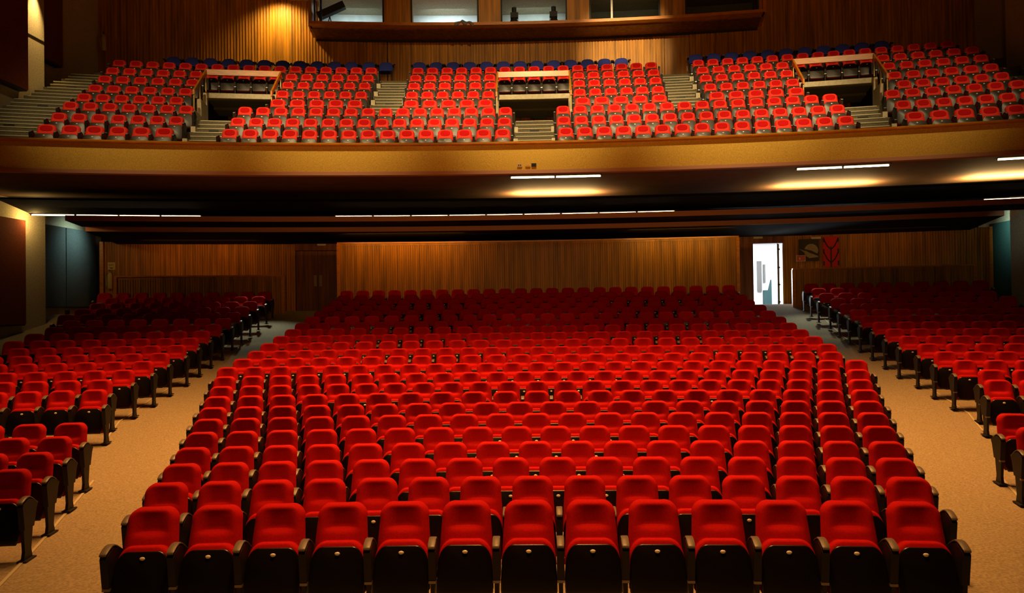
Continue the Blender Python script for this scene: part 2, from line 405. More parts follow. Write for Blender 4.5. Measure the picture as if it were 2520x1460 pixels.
# fluorescent tubes
def tube_thing(x0, x1, r, z, m, label, rad=.015, hid=False):
    a0,a1=asin(x0/r),asin(x1/r); mid=(a0+a1)/2
    o=empty('fluorescent_tube',pol(r,mid,z),-mid,label=label,cat='fluorescent tube',group='fluorescent tubes under the balcony')
    L=(x1-x0)/cos(mid)/2
    b=MB(); b.tube([(-L,0,0),(L,0,0)],rad,m,10); b.obj('lamp_tube',o,True)
    b=MB()
    for s in (-1,1): b.tube([(s*(L-.005),0,0),(s*(L+.03),0,0)],rad*1.1,'steel',10)
    b.obj('end_cap',o)
    b=MB(); b.box((0,-.01,rad+.012),(2*L+.06,.26,.02),'frame_black'); b.obj('batten_shield',o)  # made extra wide to block the tube's upward light
for x0,x1,s in ((-.60,.56,'left tube of the pair below the three sockets on the balcony front'),(.60,1.78,'right tube of the pair below the three sockets on the balcony front'),
                (6.78,7.86,'left tube of the pair under the right part of the balcony front'),(7.90,8.96,'right tube of the pair under the right part of the balcony front'),
                (11.35,12.45,'tube under the balcony front at the far right edge')):
    tube_thing(x0,x1,49.75,6.015,'tube','lit fluorescent '+s)
n=0
for i in range(9):
    x0=-6.2+1.18*i; n+=1
    tube_thing(x0,x0+1.12,53.53,5.478,'tube_bright',f'lit fluorescent tube above the middle ceiling step, {ORD[n]} from left of the long run')
for i in range(4):
    x0=-14.75+1.15*i
    tube_thing(x0,x0+1.1,53.53,5.482,'tube_bright',f'lit fluorescent tube above the middle ceiling step by the left wall, {ORD[i+1]} from that wall')
tube_thing(13.0,14.1,53.53,5.478,'tube_bright','lit fluorescent tube above the middle ceiling step near the right wall')
def light(kind, name, loc, power, col, target=None, **kw):
    l=bpy.data.lights.new(name,kind); l.energy=power; l.color=col
    o=bpy.data.objects.new(name,l); COL.objects.link(o); o.location=loc
    if target is not None: o.rotation_euler=(Vector(target)-Vector(loc)).to_track_quat('-Z','Y').to_euler()
    for k,v in kw.items(): setattr(l,k,v)
    return o
WARM=(1,.42,.10); WARM2=(1,.62,.24)
# lamps lying in the trough above the first ceiling step
for x0,x1 in ((-.85,2.16),(6.9,10.1),(12.0,14.4)):
    r=52.75; a=asin((x0+x1)/2/r); p=pol(r,a,5.72)
    light('AREA','trough_lamp',p,230,(1,.66,.25),pol(r+.05,a,6.6),shape='RECTANGLE',size=(x1-x0)*.80,size_y=.35)
# ------------------------------------------------------------------ fluted timber
def fluted(a0,a1,r,z0,z1,pitch,depth,name,m='wood',base=None):
    mb=MB(); n=max(1,int(round((a1-a0)*r/pitch))); vs=[]; fs=[]; cols=[]
    for i in range(n):
        b=a0+(a1-a0)*i/n; d=(a1-a0)/n
        for f,q in ((0,0),(.16,0),(.22,.7),(.42,1),(.72,1),(.92,.7),(.98,0)): cols.append((b+d*f,r-depth*q))
    cols.append((a1,r))
    for b,rr in cols: vs += [pol(rr,b,z0),pol(rr,b,z1)]
    for i in range(len(cols)-1): fs.append((2*i,2*i+2,2*i+3,2*i+1))
    mb.add(vs,fs,m)
    mb.arcbox(a0,a1,r+.002,r+.12,z0,z1,m)
    return struct(mb,name)
# stalls rear wall
DZ=2.545
fluted(-.267,-.1535,58.6,DZ,5.12,.085,.022,'wall_rear_left')
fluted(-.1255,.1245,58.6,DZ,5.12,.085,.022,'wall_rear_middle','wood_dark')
fluted(.1562,.2715,58.6,DZ,5.12,.085,.022,'wall_rear_right')
mb=MB(); mb.arcbox(-.2690,-.2670,58.45,58.7,DZ,5.12,'rail_wood',1); struct(mb,'trim_9')
mb=MB(); mb.arcbox(.2715,.2732,58.45,58.7,DZ,5.12,'rail_wood',1); struct(mb,'trim_10')
mb=MB(); mb.arcbox(-.1535,-.1255,58.5,58.75,4.80,5.12,'wood_dark',2); mb.arcbox(.1245,.1562,58.5,58.75,4.79,5.12,'wood_dark',2); struct(mb,'wall_rear_lintel')
# closed double door
d=empty('door_1',pol(58.6,-.1395,DZ),.1395,kind='structure')
for s in (-1,1):
    b=MB(); b.box((s*.40,.03,1.12),(.79,.05,2.24),'wood_dark'); lf=b.obj('door_leaf',d)
    b=MB(); b.box((s*.10,-.005,1.12),(.11,.014,.42),'picture_pale'); b.obj('push_plate',lf)
# low screens behind the last row
def screen(a0,a1,zt,name,label):
    o=empty(name,pol(56.42,(a0+a1)/2,0),0,label=label,cat='timber screen')
    def ob(mb,nm):
        x=mb.obj(nm,None); x.parent=o; x.matrix_parent_inverse=Matrix.Translation(-Vector(o.location)); return x
    mb=MB(); n=int((a1-a0)*56.4/.078); vs=[];fs=[]
    cols=[]
    for i in range(n):
        b=a0+(a1-a0)*i/n; dd=(a1-a0)/n
        for f,q in ((0,0),(.12,0),(.18,1),(.88,1),(.94,0)): cols.append((b+dd*f,56.42-.02*q))
    cols.append((a1,56.42)); z0=2.2; z1=zt-.13
    for b,rr in cols: vs+=[pol(rr,b,z0),pol(rr,b,z1)]
    for i in range(len(cols)-1): fs.append((2*i,2*i+2,2*i+3,2*i+1))
    mb.add(vs,fs,'wood'); mb.arcbox(a0,a1,56.422,56.52,z0,zt-.05,'wood'); ob(mb,'slatted_panel')
    mb=MB(); mb.arcbox(a0-.0006,a1+.0006,56.36,56.56,zt-.05,zt,'rail_wood'); ob(mb,'top_rail')
    for b,nm in ((a0,'end_post'),(a1,'end_post')):
        mb=MB(); mb.arcbox(b-.0009,b+.0009,56.36,56.56,2.2,zt-.05,'rail_wood',1); ob(mb,nm)
    mb=MB(); mb.arcbox(a0+.001,a1-.001,56.395,56.43,zt-.125,zt-.05,'wood'); ob(mb,'head_board')
    return o
screen(-.1217,.1241,4.915,'timber_screen','tall slatted timber screen with pale top rail behind the centre back row')
screen(-.2512,-.1553,3.80,'timber_screen','low slatted timber screen behind the left block back row')
screen(.1563,.2545,3.755,'timber_screen','low slatted timber screen behind the right block back row')
# open door on the right, daylit foyer behind
d=empty('door_2',pol(58.6,.1537,DZ),-.1537,kind='structure')
b=MB(); b.box((0,.52,1.11),(.045,1.0,2.22),'steel'); lf=b.obj('door_leaf',d)
b=MB(); b.box((-.04,.01,1.11),(.03,.06,2.24),'booth_black'); b.obj('frame_stile',d)
for z in (.08,.72,1.35,2.02):
    b=MB(); b.box((-.01,.0,z),(.10,.07,.05),'booth_black'); b.obj('hinge',lf)
mb=MB(); mb.arcbox(.1245,.1382,58.55,58.62,DZ,4.79,'wood_dark',1); struct(mb,'wall_door_side')
fo=MB(); X0,X1,Y0,Y1=6.2,12.4,29.05,34.6
fo.box(((X0+X1)/2,Y1+.05,4.2),(X1-X0,.1,3.6),'white_wall'); fo.box((X0-.05,(Y0+Y1)/2,4.2),(.1,Y1-Y0,3.6),'white_wall'); fo.box((X1+.05,(Y0+Y1)/2,4.2),(.1,Y1-Y0,3.6),'white_wall')
struct(fo,'wall_foyer')
fo=MB(); fo.box(((X0+X1)/2,(Y0+Y1)/2,DZ-.06),(X1-X0,Y1-Y0+.4,.1),'foyer_grey'); struct(fo,'floor_foyer')
fo=MB(); fo.box(((X0+X1)/2,(Y0+Y1)/2,5.55),(X1-X0,Y1-Y0,.1),'acoustic_grey')
for y in (31.0,32.6,34.0): fo.box(((X0+X1)/2,y,5.40),(X1-X0,.18,.2),'white_wall')
struct(fo,'ceiling_foyer')
def at(x,y,z): return (x,y,z)
b=MB(); b.box((9.95,34.55,3.78),(.20,.06,1.36),'foyer_grey'); tag(b.obj('notice_board'),'tall grey panel on the white foyer wall, seen through the open door','panel')
b=MB(); b.box((10.165,34.55,3.90),(.10,.06,.82),'foyer_grey'); tag(b.obj('notice_board'),'narrow grey panel right of the tall one on the foyer wall','panel')
b=MB(); b.box((10.21,34.3,2.83),(.28,.4,.66),'foyer_green'); b.add([(10.23,34.1,3.16),(10.35,34.1,3.16),(10.35,34.1,3.62),(10.23,34.3,3.16),(10.35,34.3,3.16),(10.35,34.3,3.62)],[(0,1,2),(5,4,3),(0,2,5,3),(1,4,5,2)],'foyer_green')
tag(b.obj('foyer_counter'),'dark green counter end standing in the white foyer beyond the open door','counter')
light('AREA','foyer_side_fill',(7.3,32.2,3.9),260,(.86,.93,1),(9.0,25.0,3.0),shape='RECTANGLE',size=1.0,size_y=1.6)  # added area light out of sight, brightening seat ends near the door
light('AREA','foyer_daylight',((X0+X1)/2,31.6,5.25),760,(.86,.93,1),((X0+X1)/2,31.6,0),shape='RECTANGLE',size=5,size_y=4)

# wall fittings
o=empty('fire_extinguisher',pol(58.48,-.2634,3.42),.2634,label='pale yellow fire extinguisher hanging beside the left timber screen',cat='fire extinguisher')
def extinguisher(o):
    b=MB(); b.tube([(0,0,0),(0,0,.02),(0,0,.50),(0,0,.56),(0,0,.60)],[.06,.08,.08,.055,.03],'extinguisher',16); b.obj('cylinder',o,True)
    b=MB(); b.tube([(0,0,.6),(0,0,.66)],.026,'steel',10); b.box((0,-.05,.67),(.03,.14,.02),'booth_black'); b.obj('valve',o)
    b=MB(); b.tube([(.03,0,.64),(-.09,0,.58),(-.12,0,.40),(-.11,0,.12)],.015,'extinguisher',8); b.obj('hose',o,True)
extinguisher(o)
def text(body, size, m, loc, parent, name='lettering'):
    cu=bpy.data.curves.new(name,'FONT'); cu.body=body; cu.size=size; cu.align_x='CENTER'; cu.align_y='CENTER'; cu.extrude=.002; cu.materials.append(M[m])
    tmp=bpy.data.objects.new('tmp',cu); COL.objects.link(tmp); bpy.context.view_layer.update(); me=bpy.data.meshes.new_from_object(tmp.evaluated_get(bpy.context.evaluated_depsgraph_get())); bpy.data.objects.remove(tmp)
    t=bpy.data.objects.new(name,me); COL.objects.link(t); t.parent=parent; t.location=loc; t.rotation_euler=(pi/2,0,0); return t
o=empty('extinguisher_sign',pol(58.56,-.2628,4.25),.2628,label='square yellow sign with dark letters and down arrow above the extinguisher',cat='sign')
b=MB(); b.box((0,0,0),(.25,.015,.27),'sign_yellow'); b.obj('sign_plate',o)
text('EXT',.095,'ink',(0,-.01,.035),o)
b=MB(); b.add([(-.08,-.01,-.055),(.08,-.01,-.055),(0,-.01,-.10),(-.08,-.007,-.055),(.08,-.007,-.055),(0,-.007,-.10)],[(0,2,1),(3,4,5),(0,1,4,3),(1,2,5,4),(2,0,3,5)],'ink'); b.obj('arrow',o)
o=empty('upper_extinguisher',pol(59.48,-.2701,12.30),.2701,label='slim extinguisher on the dark upper left back wall',cat='fire extinguisher'); o.name='fire_extinguisher'; extinguisher(o)
o=empty('wall_picture',pol(58.5,.1714,4.50),-.1714,label='dark framed picture with pale flower-like shape right of the open door',cat='picture')
b=MB(); b.box((0,0,0),(.70,.03,.80),'picture_dark'); b.obj('canvas',o)
b=MB()
for c0,a0,a1,rr in (((.08,-.02),-.5,2.9,.24),((.02,-.1),2.6,5.9,.17)):
    pts=[(c0[0],-.02,c0[1])]+[(c0[0]+rr*cos(a0+(a1-a0)*i/14),-.02,c0[1]+rr*sin(a0+(a1-a0)*i/14)) for i in range(15)]
    b.add(pts+[(x,-.014,z) for x,_,z in pts],[(0,i,i+1) for i in range(1,15)],'picture_pale')
b.add([(-.35,-.021,.06),(.30,-.021,-.22),(.33,-.021,-.26),(.0,-.021,-.30),(-.02,-.021,-.20)],[(0,1,2,3,4)],'picture_pale'); b.obj('painted_shape',o)
o=empty('safety_sign',pol(58.42,.1664,4.20),-.1664,label='small red safety sign with pale border at the picture corner',cat='sign')
b=MB(); b.box((0,0,0),(.32,.012,.22),'sign_white'); b.obj('border',o)
b=MB(); b.box((0,-.008,0),(.29,.01,.19),'sign_red'); b.obj('sign_face',o)
b=MB(); b.box((-.035,-.015,-.015),(.03,.006,.075),'sign_white'); b.box((-.05,-.015,.005),(.03,.006,.02),'sign_white'); b.obj('pictogram',o)
o=empty('wall_hanging',pol(58.45,.1842,4.42),-.1842,label='red wall hanging with black branching pattern on the right rear wall',cat='wall hanging')
b=MB(); b.box((0,0,0),(.54,.02,1.10),'tapestry_red'); b.obj('cloth',o)
b=MB(); b.box((0,-.014,-.18),(.045,.01,.74),'booth_black')
for zz in (.20,-.28):
    for s in (-1,1): b.tube([(0,-.012,zz-.12),(s*.12,-.012,zz),(s*.2,-.012,zz+.16),(s*.24,-.012,zz+.26)],.022,'booth_black',6)
for s in (-1,1):
    for zz in (.42,.02,-.42): b.box((s*.245,-.012,zz),(.05,.01,.16),'booth_black')
b.obj('branch_pattern',o)
o=empty('emergency_lamp',pol(58.45,.1756,4.93),-.1756,label='small pale box lamp above the framed picture',cat='lamp')
b=MB(); b.box((0,0,0),(.33,.08,.08),'lamp_white'); b.obj('housing',o); b=MB(); b.box((0,-.045,-.02),(.28,.012,.03),'socket_ivory'); b.obj('diffuser',o)
for nm,a,lab in (('emergency_lamp',-.1366,'dim box lamp in the shade above the closed double door'),('emergency_lamp',.1410,'dim box lamp in the shade above the open doorway')):
    o=empty(nm,pol(58.40,a,5.0),-a,label=lab,cat='lamp'); b=MB(); b.box((0,0,0),(.32,.08,.07),'lamp_white'); b.obj('housing',o); b=MB(); b.box((0,-.045,-.01),(.26,.01,.03),'socket_ivory'); b.obj('diffuser',o)
# sockets on the balcony front
for x,m1,lab,inner in ((-.355,'socket_ivory','ivory double socket on the balcony front, left of the amber one','booth_black'),(-.14,'socket_amber','amber socket plate on the balcony front','socket_ivory'),(.015,'booth_black','black socket box on the balcony front, right of the amber one','frame_black')):
    a=asin(x/49.3); o=empty('wall_socket',pol(49.30,a,6.265),-a,label=lab,cat='socket')
    b=MB(); b.box((0,0,0),(.13,.04,.085),m1); b.obj('plate',o)
    b=MB()
    for s in (-1,1): b.box((s*.025,-.022,0),(.03,.01,.03),inner)
    b.obj('outlet',o)
b=MB(); b.box((-15.42,25.0,2.60),(.06,.17,.15),'booth_black'); tag(b.obj('wall_box'),'small black box low on the left wall below the grey panels','box')

# ------------------------------------------------------------------ side walls
ZT=16.6
mb=MB()
mb.box((-15.65,17.0,ZT/2),(.3,14.0,ZT),'concrete'); struct(mb,'wall_left')
mb=MB(); mb.box((-16.25,26.0,ZT/2),(.3,4.4,ZT),'concrete'); mb.box((-15.95,23.9,ZT/2),(.5,.2,ZT),'concrete'); struct(mb,'wall_left_rear')
mb=MB(); mb.box((-16.55,29.2,ZT/2),(.3,2.2,ZT),'dark_wall'); struct(mb,'wall_left_end')
mb=MB(); mb.box((14.98,17.3,ZT/2),(.3,14.4,ZT),'concrete'); struct(mb,'wall_right')
mb=MB(); mb.box((16.1,26.2,ZT/2),(.3,4.0,ZT),'concrete'); mb.box((15.5,24.4,ZT/2),(1.2,.2,ZT),'concrete'); struct(mb,'wall_right_rear')
mb=MB(); mb.box((16.7,29.2,ZT/2),(.9,2.2,ZT),'dark_wall'); struct(mb,'wall_right_end')
mb=MB(); mb.box((-15.50,20.5,11.2),(.02,7.0,.05),'dark_wall'); struct(mb,'trim_11')
def panel(name,c,s,m,label):
    o=empty(name,c,0,label=label,cat='acoustic panel')
    b=MB(); b.box((0,0,0),s,m); b.obj('fabric_face',o)
    b=MB(); b.box((0,0,-s[2]/2-.02),(s[0]*.9,s[1]*.98,.04),'booth_black'); b.obj('bottom_rail',o)
panel('acoustic_panel',(-15.43,21.05,3.83),(.14,3.6,3.14),'acoustic_red','tall rust-brown wall panel at the lower left edge, beside the stalls')
panel('acoustic_panel',(-15.36,21.0,12.75),(.28,3.6,6.85),'acoustic_red','dark red wall panel at the upper left edge, beside the balcony')
panel('acoustic_panel',(-15.98,24.75,13.7),(.3,1.5,5.6),'acoustic_red','dark red wall panel beyond the lit pilaster, upper left')
panel('acoustic_panel',(-16.04,24.95,4.15),(.14,1.75,2.7),'acoustic_grey','nearer of the two grey wall panels on the left')
panel('acoustic_panel',(-16.04,26.75,4.15),(.14,1.75,2.7),'acoustic_grey','farther of the two grey wall panels on the left')
panel('acoustic_panel',(15.88,26.0,3.80),(.14,2.6,2.85),'acoustic_green','dark green wall panel at the right end of the stalls')
# main ceiling and ceiling over the balcony
mb=MB(); mb.box((0,14,ZT+.1),(34,34,.2),'dark_wall'); struct(mb,'ceiling')
mb=MB(); mb.arc(-.30,.30,[(56.8,14.62),(61.5,14.62),(61.5,14.9),(56.8,14.9)],'concrete',30); struct(mb,'ceiling_balcony')

# ------------------------------------------------------------------ balcony floor, wells and stairs
WELLS=[(-.1945,-.1507),(-.0215,.0232),(.1535,.1985)]
def amax(r): return asin(min(.36,15.55/r))
mb=MB()
for k in range(1,10):
    r0=BR(k)-.60 if k>1 else 49.55; r1=BR(k)+.30 if k<9 else 59.6
    A=amax(r1); iv=[(-A,A)]
    if k in (4,5,6):
        iv=[(-A,WELLS[0][0]),(WELLS[0][1],WELLS[1][0]),(WELLS[1][1],WELLS[2][0]),(WELLS[2][1],A)]
    zl=BZ[k-1]-.3 if k>1 else 6.2
    for a0,a1 in iv:
        if k==7:
            mb.arcbox(a0,a1,r0,r1,BZ[k]-.22,BZ[k],'stair_carpet')
            for b0,b1 in ((-A,WELLS[0][0]),(WELLS[0][1],WELLS[1][0]),(WELLS[1][1],WELLS[2][0]),(WELLS[2][1],A)): mb.arcbox(b0,b1,r0,r1,zl,BZ[k]-.22,'stair_carpet')
        else: mb.arcbox(a0,a1,r0,r1,zl,BZ[k],'stair_carpet')
struct(mb,'floor_balcony')
NZ=8.15
for i,(a0,a1) in enumerate(WELLS):
    nm=('left','middle','right')[i]
    mb=MB(); mb.arcbox(a0,a1,BR(3)+.30,58.0,NZ-.3,NZ,'stair_carpet'); struct(mb,f'floor_well_{nm}')
    mb=MB(); mb.arcbox(a0-.002,a1+.002,57.2,57.4,NZ,BZ[7]-.22,'dark_wall'); struct(mb,f'wall_well_{nm}')
    # pale concrete lining: lintel and stepped side walls
    mb=MB(); mb.arcbox(a0-.001,a1+.001,BR(7)-.72,BR(7)-.58,BZ[7]-.17,BZ[7]-.01,'pale_concrete'); mb.arcbox(a0-.001,a0+.0013,BR(7)-.74,BR(7)-.58,NZ,BZ[7]-.17,'pale_concrete',1); mb.arcbox(a1-.0013,a1+.001,BR(7)-.74,BR(7)-.58,NZ,BZ[7]-.17,'pale_concrete',1); struct(mb,f'wall_well_lintel_{nm}')
    for s,a in ((-1,a0),(1,a1)):
        mb=MB()
        for k in (4,5,6): mb.arcbox(a-.0012 if s>0 else a-.0012,a+.0012,BR(k)-.62,BR(k)+.30,NZ-.25,BZ[k]+.10,'pale_concrete',1)
        mb.arcbox(a-.0012,a+.0012,BR(7)-.72,57.2,NZ,BZ[7]-.2,'dark_wall',1)
        struct(mb,f'wall_well_{nm}_{"inner" if s>0 else "outer"}')
    mid=(a0+a1)/2
    o=empty('exit_door',pol(57.15,mid,NZ),-mid,label=f'dark door in the back of the {nm} balcony entrance well',cat='door')
    for s in (-1,1):
        b=MB(); b.box((s*.48,0,.65),(.93,.05,1.3),'wood_dark'); lf=b.obj('door_leaf',o); b=MB(); b.box((s*.1,-.03,.55),(.03,.03,.3),'steel'); b.obj('handle',lf)
    if i!=1 or True:
        o=empty('exit_sign',pol(56.9,mid+.003,NZ+1.28),-mid,label=f'unlit dark green sign above the door in the {nm} entrance well',cat='sign')
        b=MB(); b.box((0,0,0),(.55,.05,.16),'sign_green'); b.obj('sign_face',o); b=MB(); b.box((0,.03,0),(.60,.03,.2),'booth_black'); b.obj('housing',o)
    # guard rail round three sides
    lab={'left':'timber guard rail with brass posts round the left entrance well','middle':'golden timber guard rail round the middle entrance well','right':'timber guard rail with brass posts round the right entrance well'}[nm]
    o=empty('guard_rail',pol(BR(7)-.65,mid,BZ[7]),-mid,label=lab,cat='guard rail'); inv=(Matrix.Translation(o.location) @ Matrix.Rotation(-mid,4,'Z')).inverted()
    def ob(mb,nm_,sm=False):
        x=mb.obj(nm_,None,sm); x.parent=o; x.matrix_parent_inverse=inv; return x
    rb=BR(7)-.65; zb=BZ[7]+.78; rf=BR(5)-.55; zf=BZ[5]+.72
    def board(p,q,h=.19,t=.055):
        p,q=Vector(p),Vector(q); d=(q-p).normalized(); n_=d.cross(Vector((0,0,1))).normalized()*t/2; u=Vector((0,0,1))
        b=MB(); ring=lambda c:[c-n_-u*h,c+n_-u*h,c+n_-u*.012,c+n_*.5,c-n_*.5,c-n_-u*.012]
        b.loft([ring(p),ring(q)],'rail_wood'); return b
    A0,A1=a0+.0005,a1-.0005
    ob(board(pol(rb,A0,zb),pol(rb,A1,zb)),'back_rail')
    for a in (A0,A1):
        ob(board(pol(rb,a,zb),pol(rf,a,zf),.15),'side_rail')
        for rr,zz0,zz1 in ((rb-.02,BZ[7]+.03,zb-.1),(rb-.85,BZ[6]+.08,zb-(zb-zf)*.85/(rb-rf)-.06),(rf+.05,BZ[5]-.15,zf-.05)):
            b=MB(); b.tube([pol(rr,a,zz0),pol(rr,a,zz1)],.021,'post_brass',8); ob(b,'post',True)
# aisle stairs: two steps to each seat row
def stairs(name,label,edge,ks,half=True,cheek=True):
    "edge(k) gives the two side angles of the aisle at row k"
    k0=ks[0]; a0,a1=edge(k0); o=empty(name,pol(BR(k0),(a0+a1)/2,BZ[k0]),0,label=label,cat='stairs'); inv=Matrix.Translation(-Vector(o.location))
    tr=MB(); ns=MB()
    for k in ks:
        a0,a1=edge(k); zk=BZ[k]; zn=BZ[k+1] if k<8 else 10.73
        if k==3 and max(ks)==3: zn=NZ
        for q in (1,2):
            rr=BR(k)-.60+.30*q; z1=zk+(zn-zk)*q/3
            tr.arcbox(a0,a1,rr,BR(k)+.30,zk-.02,z1,'stair_carpet',2)
            ns.arcbox(a0,a1,rr-.012,rr+.035,z1-.018,z1+.008,'nosing',2)
        ns.arcbox(a0,a1,BR(k)-.612 if k>1 else 49.8,BR(k)-.565 if k>1 else 49.86,zk-.018,zk+.008,'nosing',2)
        if k==3 and max(ks)==3: ns.arcbox(a0,a1,BR(k)+.288,BR(k)+.335,NZ-.018,NZ+.008,'nosing',2)
    x=tr.obj('treads',None); x.parent=o; x.matrix_parent_inverse=inv
    x=ns.obj('nosings',None); x.parent=o; x.matrix_parent_inverse=inv; x['label']='pale step edges'
    if cheek:
        for j in (0,1):
            b=MB()
            for k in ks:
                a=edge(k)[j]; b.arcbox(a-.0012,a+.0012,BR(k)-.60,BR(k)-.10,BZ[k]-.05,BZ[k]+.16,'pale_concrete',1)
            x=b.obj('side_kerb',None); x.parent=o; x.matrix_parent_inverse=inv
    vb=MB()
    for k in ks[::2]:
        a0,a1=edge(k); m_=(a0+a1)/2; vb.arcbox(m_-.0026,m_+.0026,BR(k)-.315,BR(k)-.295,BZ[k]+.03,BZ[k]+.13,'booth_black',1)
    x=vb.obj('vent_grille',None); x.parent=o; x.matrix_parent_inverse=inv
stairs('stair_flight','carpeted steps up to the left entrance well',lambda k:(-.1862,-.1672),(1,2,3))
stairs('stair_flight','carpeted steps up to the middle entrance well',lambda k:(-.0095,.0115),(1,2,3))
stairs('stair_flight','carpeted steps up to the right entrance well',lambda k:(.1685,.1880),(1,2,3))
stairs('stair_flight','carpeted upper steps between left and middle balcony wells',lambda k:(-.0950,-.0765),(4,5,6,7,8))
stairs('stair_flight','carpeted upper steps between middle and right balcony wells',lambda k:(.0788,.0975),(4,5,6,7,8))
stairs('stair_flight','dim steps along the left wall of the balcony',lambda k:(-amax(BR(k)+.3)+.002,asin((-12.46-.235*(k-1)-.32)/BR(k))),(1,2,3,4,5,6,7,8),cheek=False)
stairs('stair_flight','dark steps along the right wall of the balcony',lambda k:(asin((13.35+.2*(k-1)+.32)/BR(k)) if k<7 else .262,asin(14.8/(BR(k)+.3))),(1,2,3,4,5,6),cheek=False)

# ------------------------------------------------------------------ balcony rear wall and projection booth
RW=59.6
fluted(-.278,-.1397,RW,10.6,14.62,.112,.03,'wall_balcony_rear_left')
fluted(-.1396,-.0955,RW,10.6,13.12,.112,.03,'wall_under_booth_left')
fluted(-.0950,.0868,RW,10.6,13.12,.112,.03,'wall_under_booth_middle')
fluted(.1030,.1441,RW,10.6,13.12,.112,.03,'wall_under_booth_right')
fluted(.1442,.278,RW,10.6,14.62,.112,.03,'wall_balcony_rear_right')
d=empty('door_3',pol(RW,.0949,10.73),-.0949,kind='structure')
b=MB(); b.box((0,.02,1.2),(.94,.05,2.4),'wood'); lf=b.obj('door_leaf',d); b=MB(); b.box((.38,-.02,1.0),(.03,.03,.2),'brass'); b.obj('handle',lf)
mb=MB(); mb.arcbox(.0868,.1030,RW+.02,RW+.1,13.1,13.14,'wood',1); struct(mb,'wall_over_door')
# booth
B0,B1=-.1411,.1457; rb=58.35
mb=MB(); mb.arcbox(B0-.001,B1+.001,58.0,58.5,13.16,13.27,'rail_wood'); struct(mb,'trim_12')
mb=MB(); mb.arcbox(B0,B1,58.42,59.72,13.12,13.16,'wood_dark'); struct(mb,'floor_booth')
edges=[(-.1399,-.0952),(-.0782,-.0340),(-.0198,.0234),(.0376,.0829),(.0985,.1440)]
mb=MB(); last=B0
for a0,a1 in edges+[(B1,B1)]:
    if a0-last>.0015:
        n=max(1,int((a0-last)*rb/.11))
        mb.arcbox(last,a0,rb,rb+.14,13.27,14.62,'wood',2)
        for i in range(n): c=last+(a0-last)*(i+.5)/n; mb.arcbox(c-.0006,c+.0006,rb-.018,rb,13.27,14.62,'wood',1)
    last=a1
mb.arcbox(B0,B1,rb,rb+.14,14.46,14.62,'booth_black')
mb.arcbox(B0-.002,B0,rb-.1,59.5,13.16,14.62,'wood',1); mb.arcbox(B1,B1+.002,rb-.3,59.5,13.16,14.62,'rail_wood',1)
struct(mb,'wall_booth_front')
mb=MB(); mb.arcbox(B0,B1,60.9,61.0,13.0,14.62,'booth_wall'); struct(mb,'wall_booth_rear')
mb=MB(); mb.arcbox(B0,B1,59.5,60.95,13.05,13.15,'booth_black'); struct(mb,'floor_booth_rear')
for i,(a0,a1) in enumerate(edges):
    o=empty(f'window_{i+1}',pol(rb,(a0+a1)/2,13.27),-(a0+a1)/2,kind='structure'); inv=(Matrix.Translation(o.location) @ Matrix.Rotation(-(a0+a1)/2,4,'Z')).inverted()
    b=MB(); t=.0011
    b.arcbox(a0,a0+t,rb+.02,rb+.12,13.27,14.46,'booth_black',1); b.arcbox(a1-t,a1,rb+.02,rb+.12,13.27,14.46,'booth_black',1); b.arcbox(a0,a1,rb+.02,rb+.12,13.27,13.31,'booth_black',2); b.arcbox(a0,a1,rb+.02,rb+.12,14.36,14.46,'booth_black',2)
    if i in (0,3): mm=a0+(a1-a0)*(.32 if i==3 else .10); b.arcbox(mm-.0006,mm+.0006,rb+.03,rb+.11,13.3,14.4,'steel' if i==3 else 'booth_black',1)
    if i==1:
        b.arcbox(a0+t,a0+t*1.6,rb+.0,rb+.03,13.28,14.46,'lamp_white',1)
    x=b.obj('window_frame',None); x.parent=o; x.matrix_parent_inverse=inv
    if i in (3,4):
        b=MB(); b.arcbox(a0+t,a1-t,rb+.06,rb+.068,13.31,14.36,'glass',2); x=b.obj('pane',None); x.parent=o; x.matrix_parent_inverse=inv
# partitions so each booth room keeps its own light
for a in (-.0867,-.027,.0305,.0907): 
    mb=MB(); mb.arcbox(a-.001,a+.001,rb+.14,60.9,13.16,14.62,'booth_black',1); struct(mb,'wall_booth_partition')
for a0,a1,p,c in ((-.138,-.095,48,(.72,.93,.92)),(-.076,-.036,95,(.82,.98,1)),(-.018,.022,44,(.78,.95,.88))):
    am=(a0+a1)/2; light('AREA','booth_lamp',pol(59.9,am,14.55),p,c,pol(60.3,am,13),shape='RECTANGLE',size=1.6,size_y=.5)
# booth equipment
o=empty('projector',pol(59.0,-.0110,13.16),.0110,label='dark projector standing in the third booth window, left one',cat='projector')
def projector(o):
    b=MB(); b.tube([(0,0,0),(0,0,.10),(0,0,.32),(0,0,.50),(0,0,.58)],[.20,.24,.24,.16,.13],'booth_black',14); b.obj('body',o,True)
    b=MB(); b.box((0,0,.68),(.30,.3,.2),'booth_black'); b.obj('magazine',o); b=MB(); b.tube([(0,0,.78),(0,0,1.0)],.10,'booth_black',12); b.obj('chimney',o)
projector(o); o2=copy_tree(o); o2.location=pol(59.0,.0146,13.16); o2.rotation_euler=(0,0,-.0146); o2['label']='dark projector standing in the third booth window, right one'
o=empty('spotlight',pol(58.9,-.1335,13.16),.1335,label='tilted black follow spotlight in the first booth window',cat='spotlight')
R=Matrix.Translation((0,0,.80)) @ Matrix.Rotation(-.45,4,'Y')
b=MB(); b.box((.25,0,0),(1.1,.28,.26),'booth_black',R @ Matrix.Translation((-.05,0,-.05))); b.obj('lamp_house',o)
for s in (-1,1):
    b=MB(); b.tube([(.15+s*.16,0,0),(.15,0,.62)],.02,'booth_black',8); b.obj('stand_leg',o,True)
b=MB()
b.add([(0,0,0)],[], 'cloth_grey')
N=15; vs=[];fs=[]
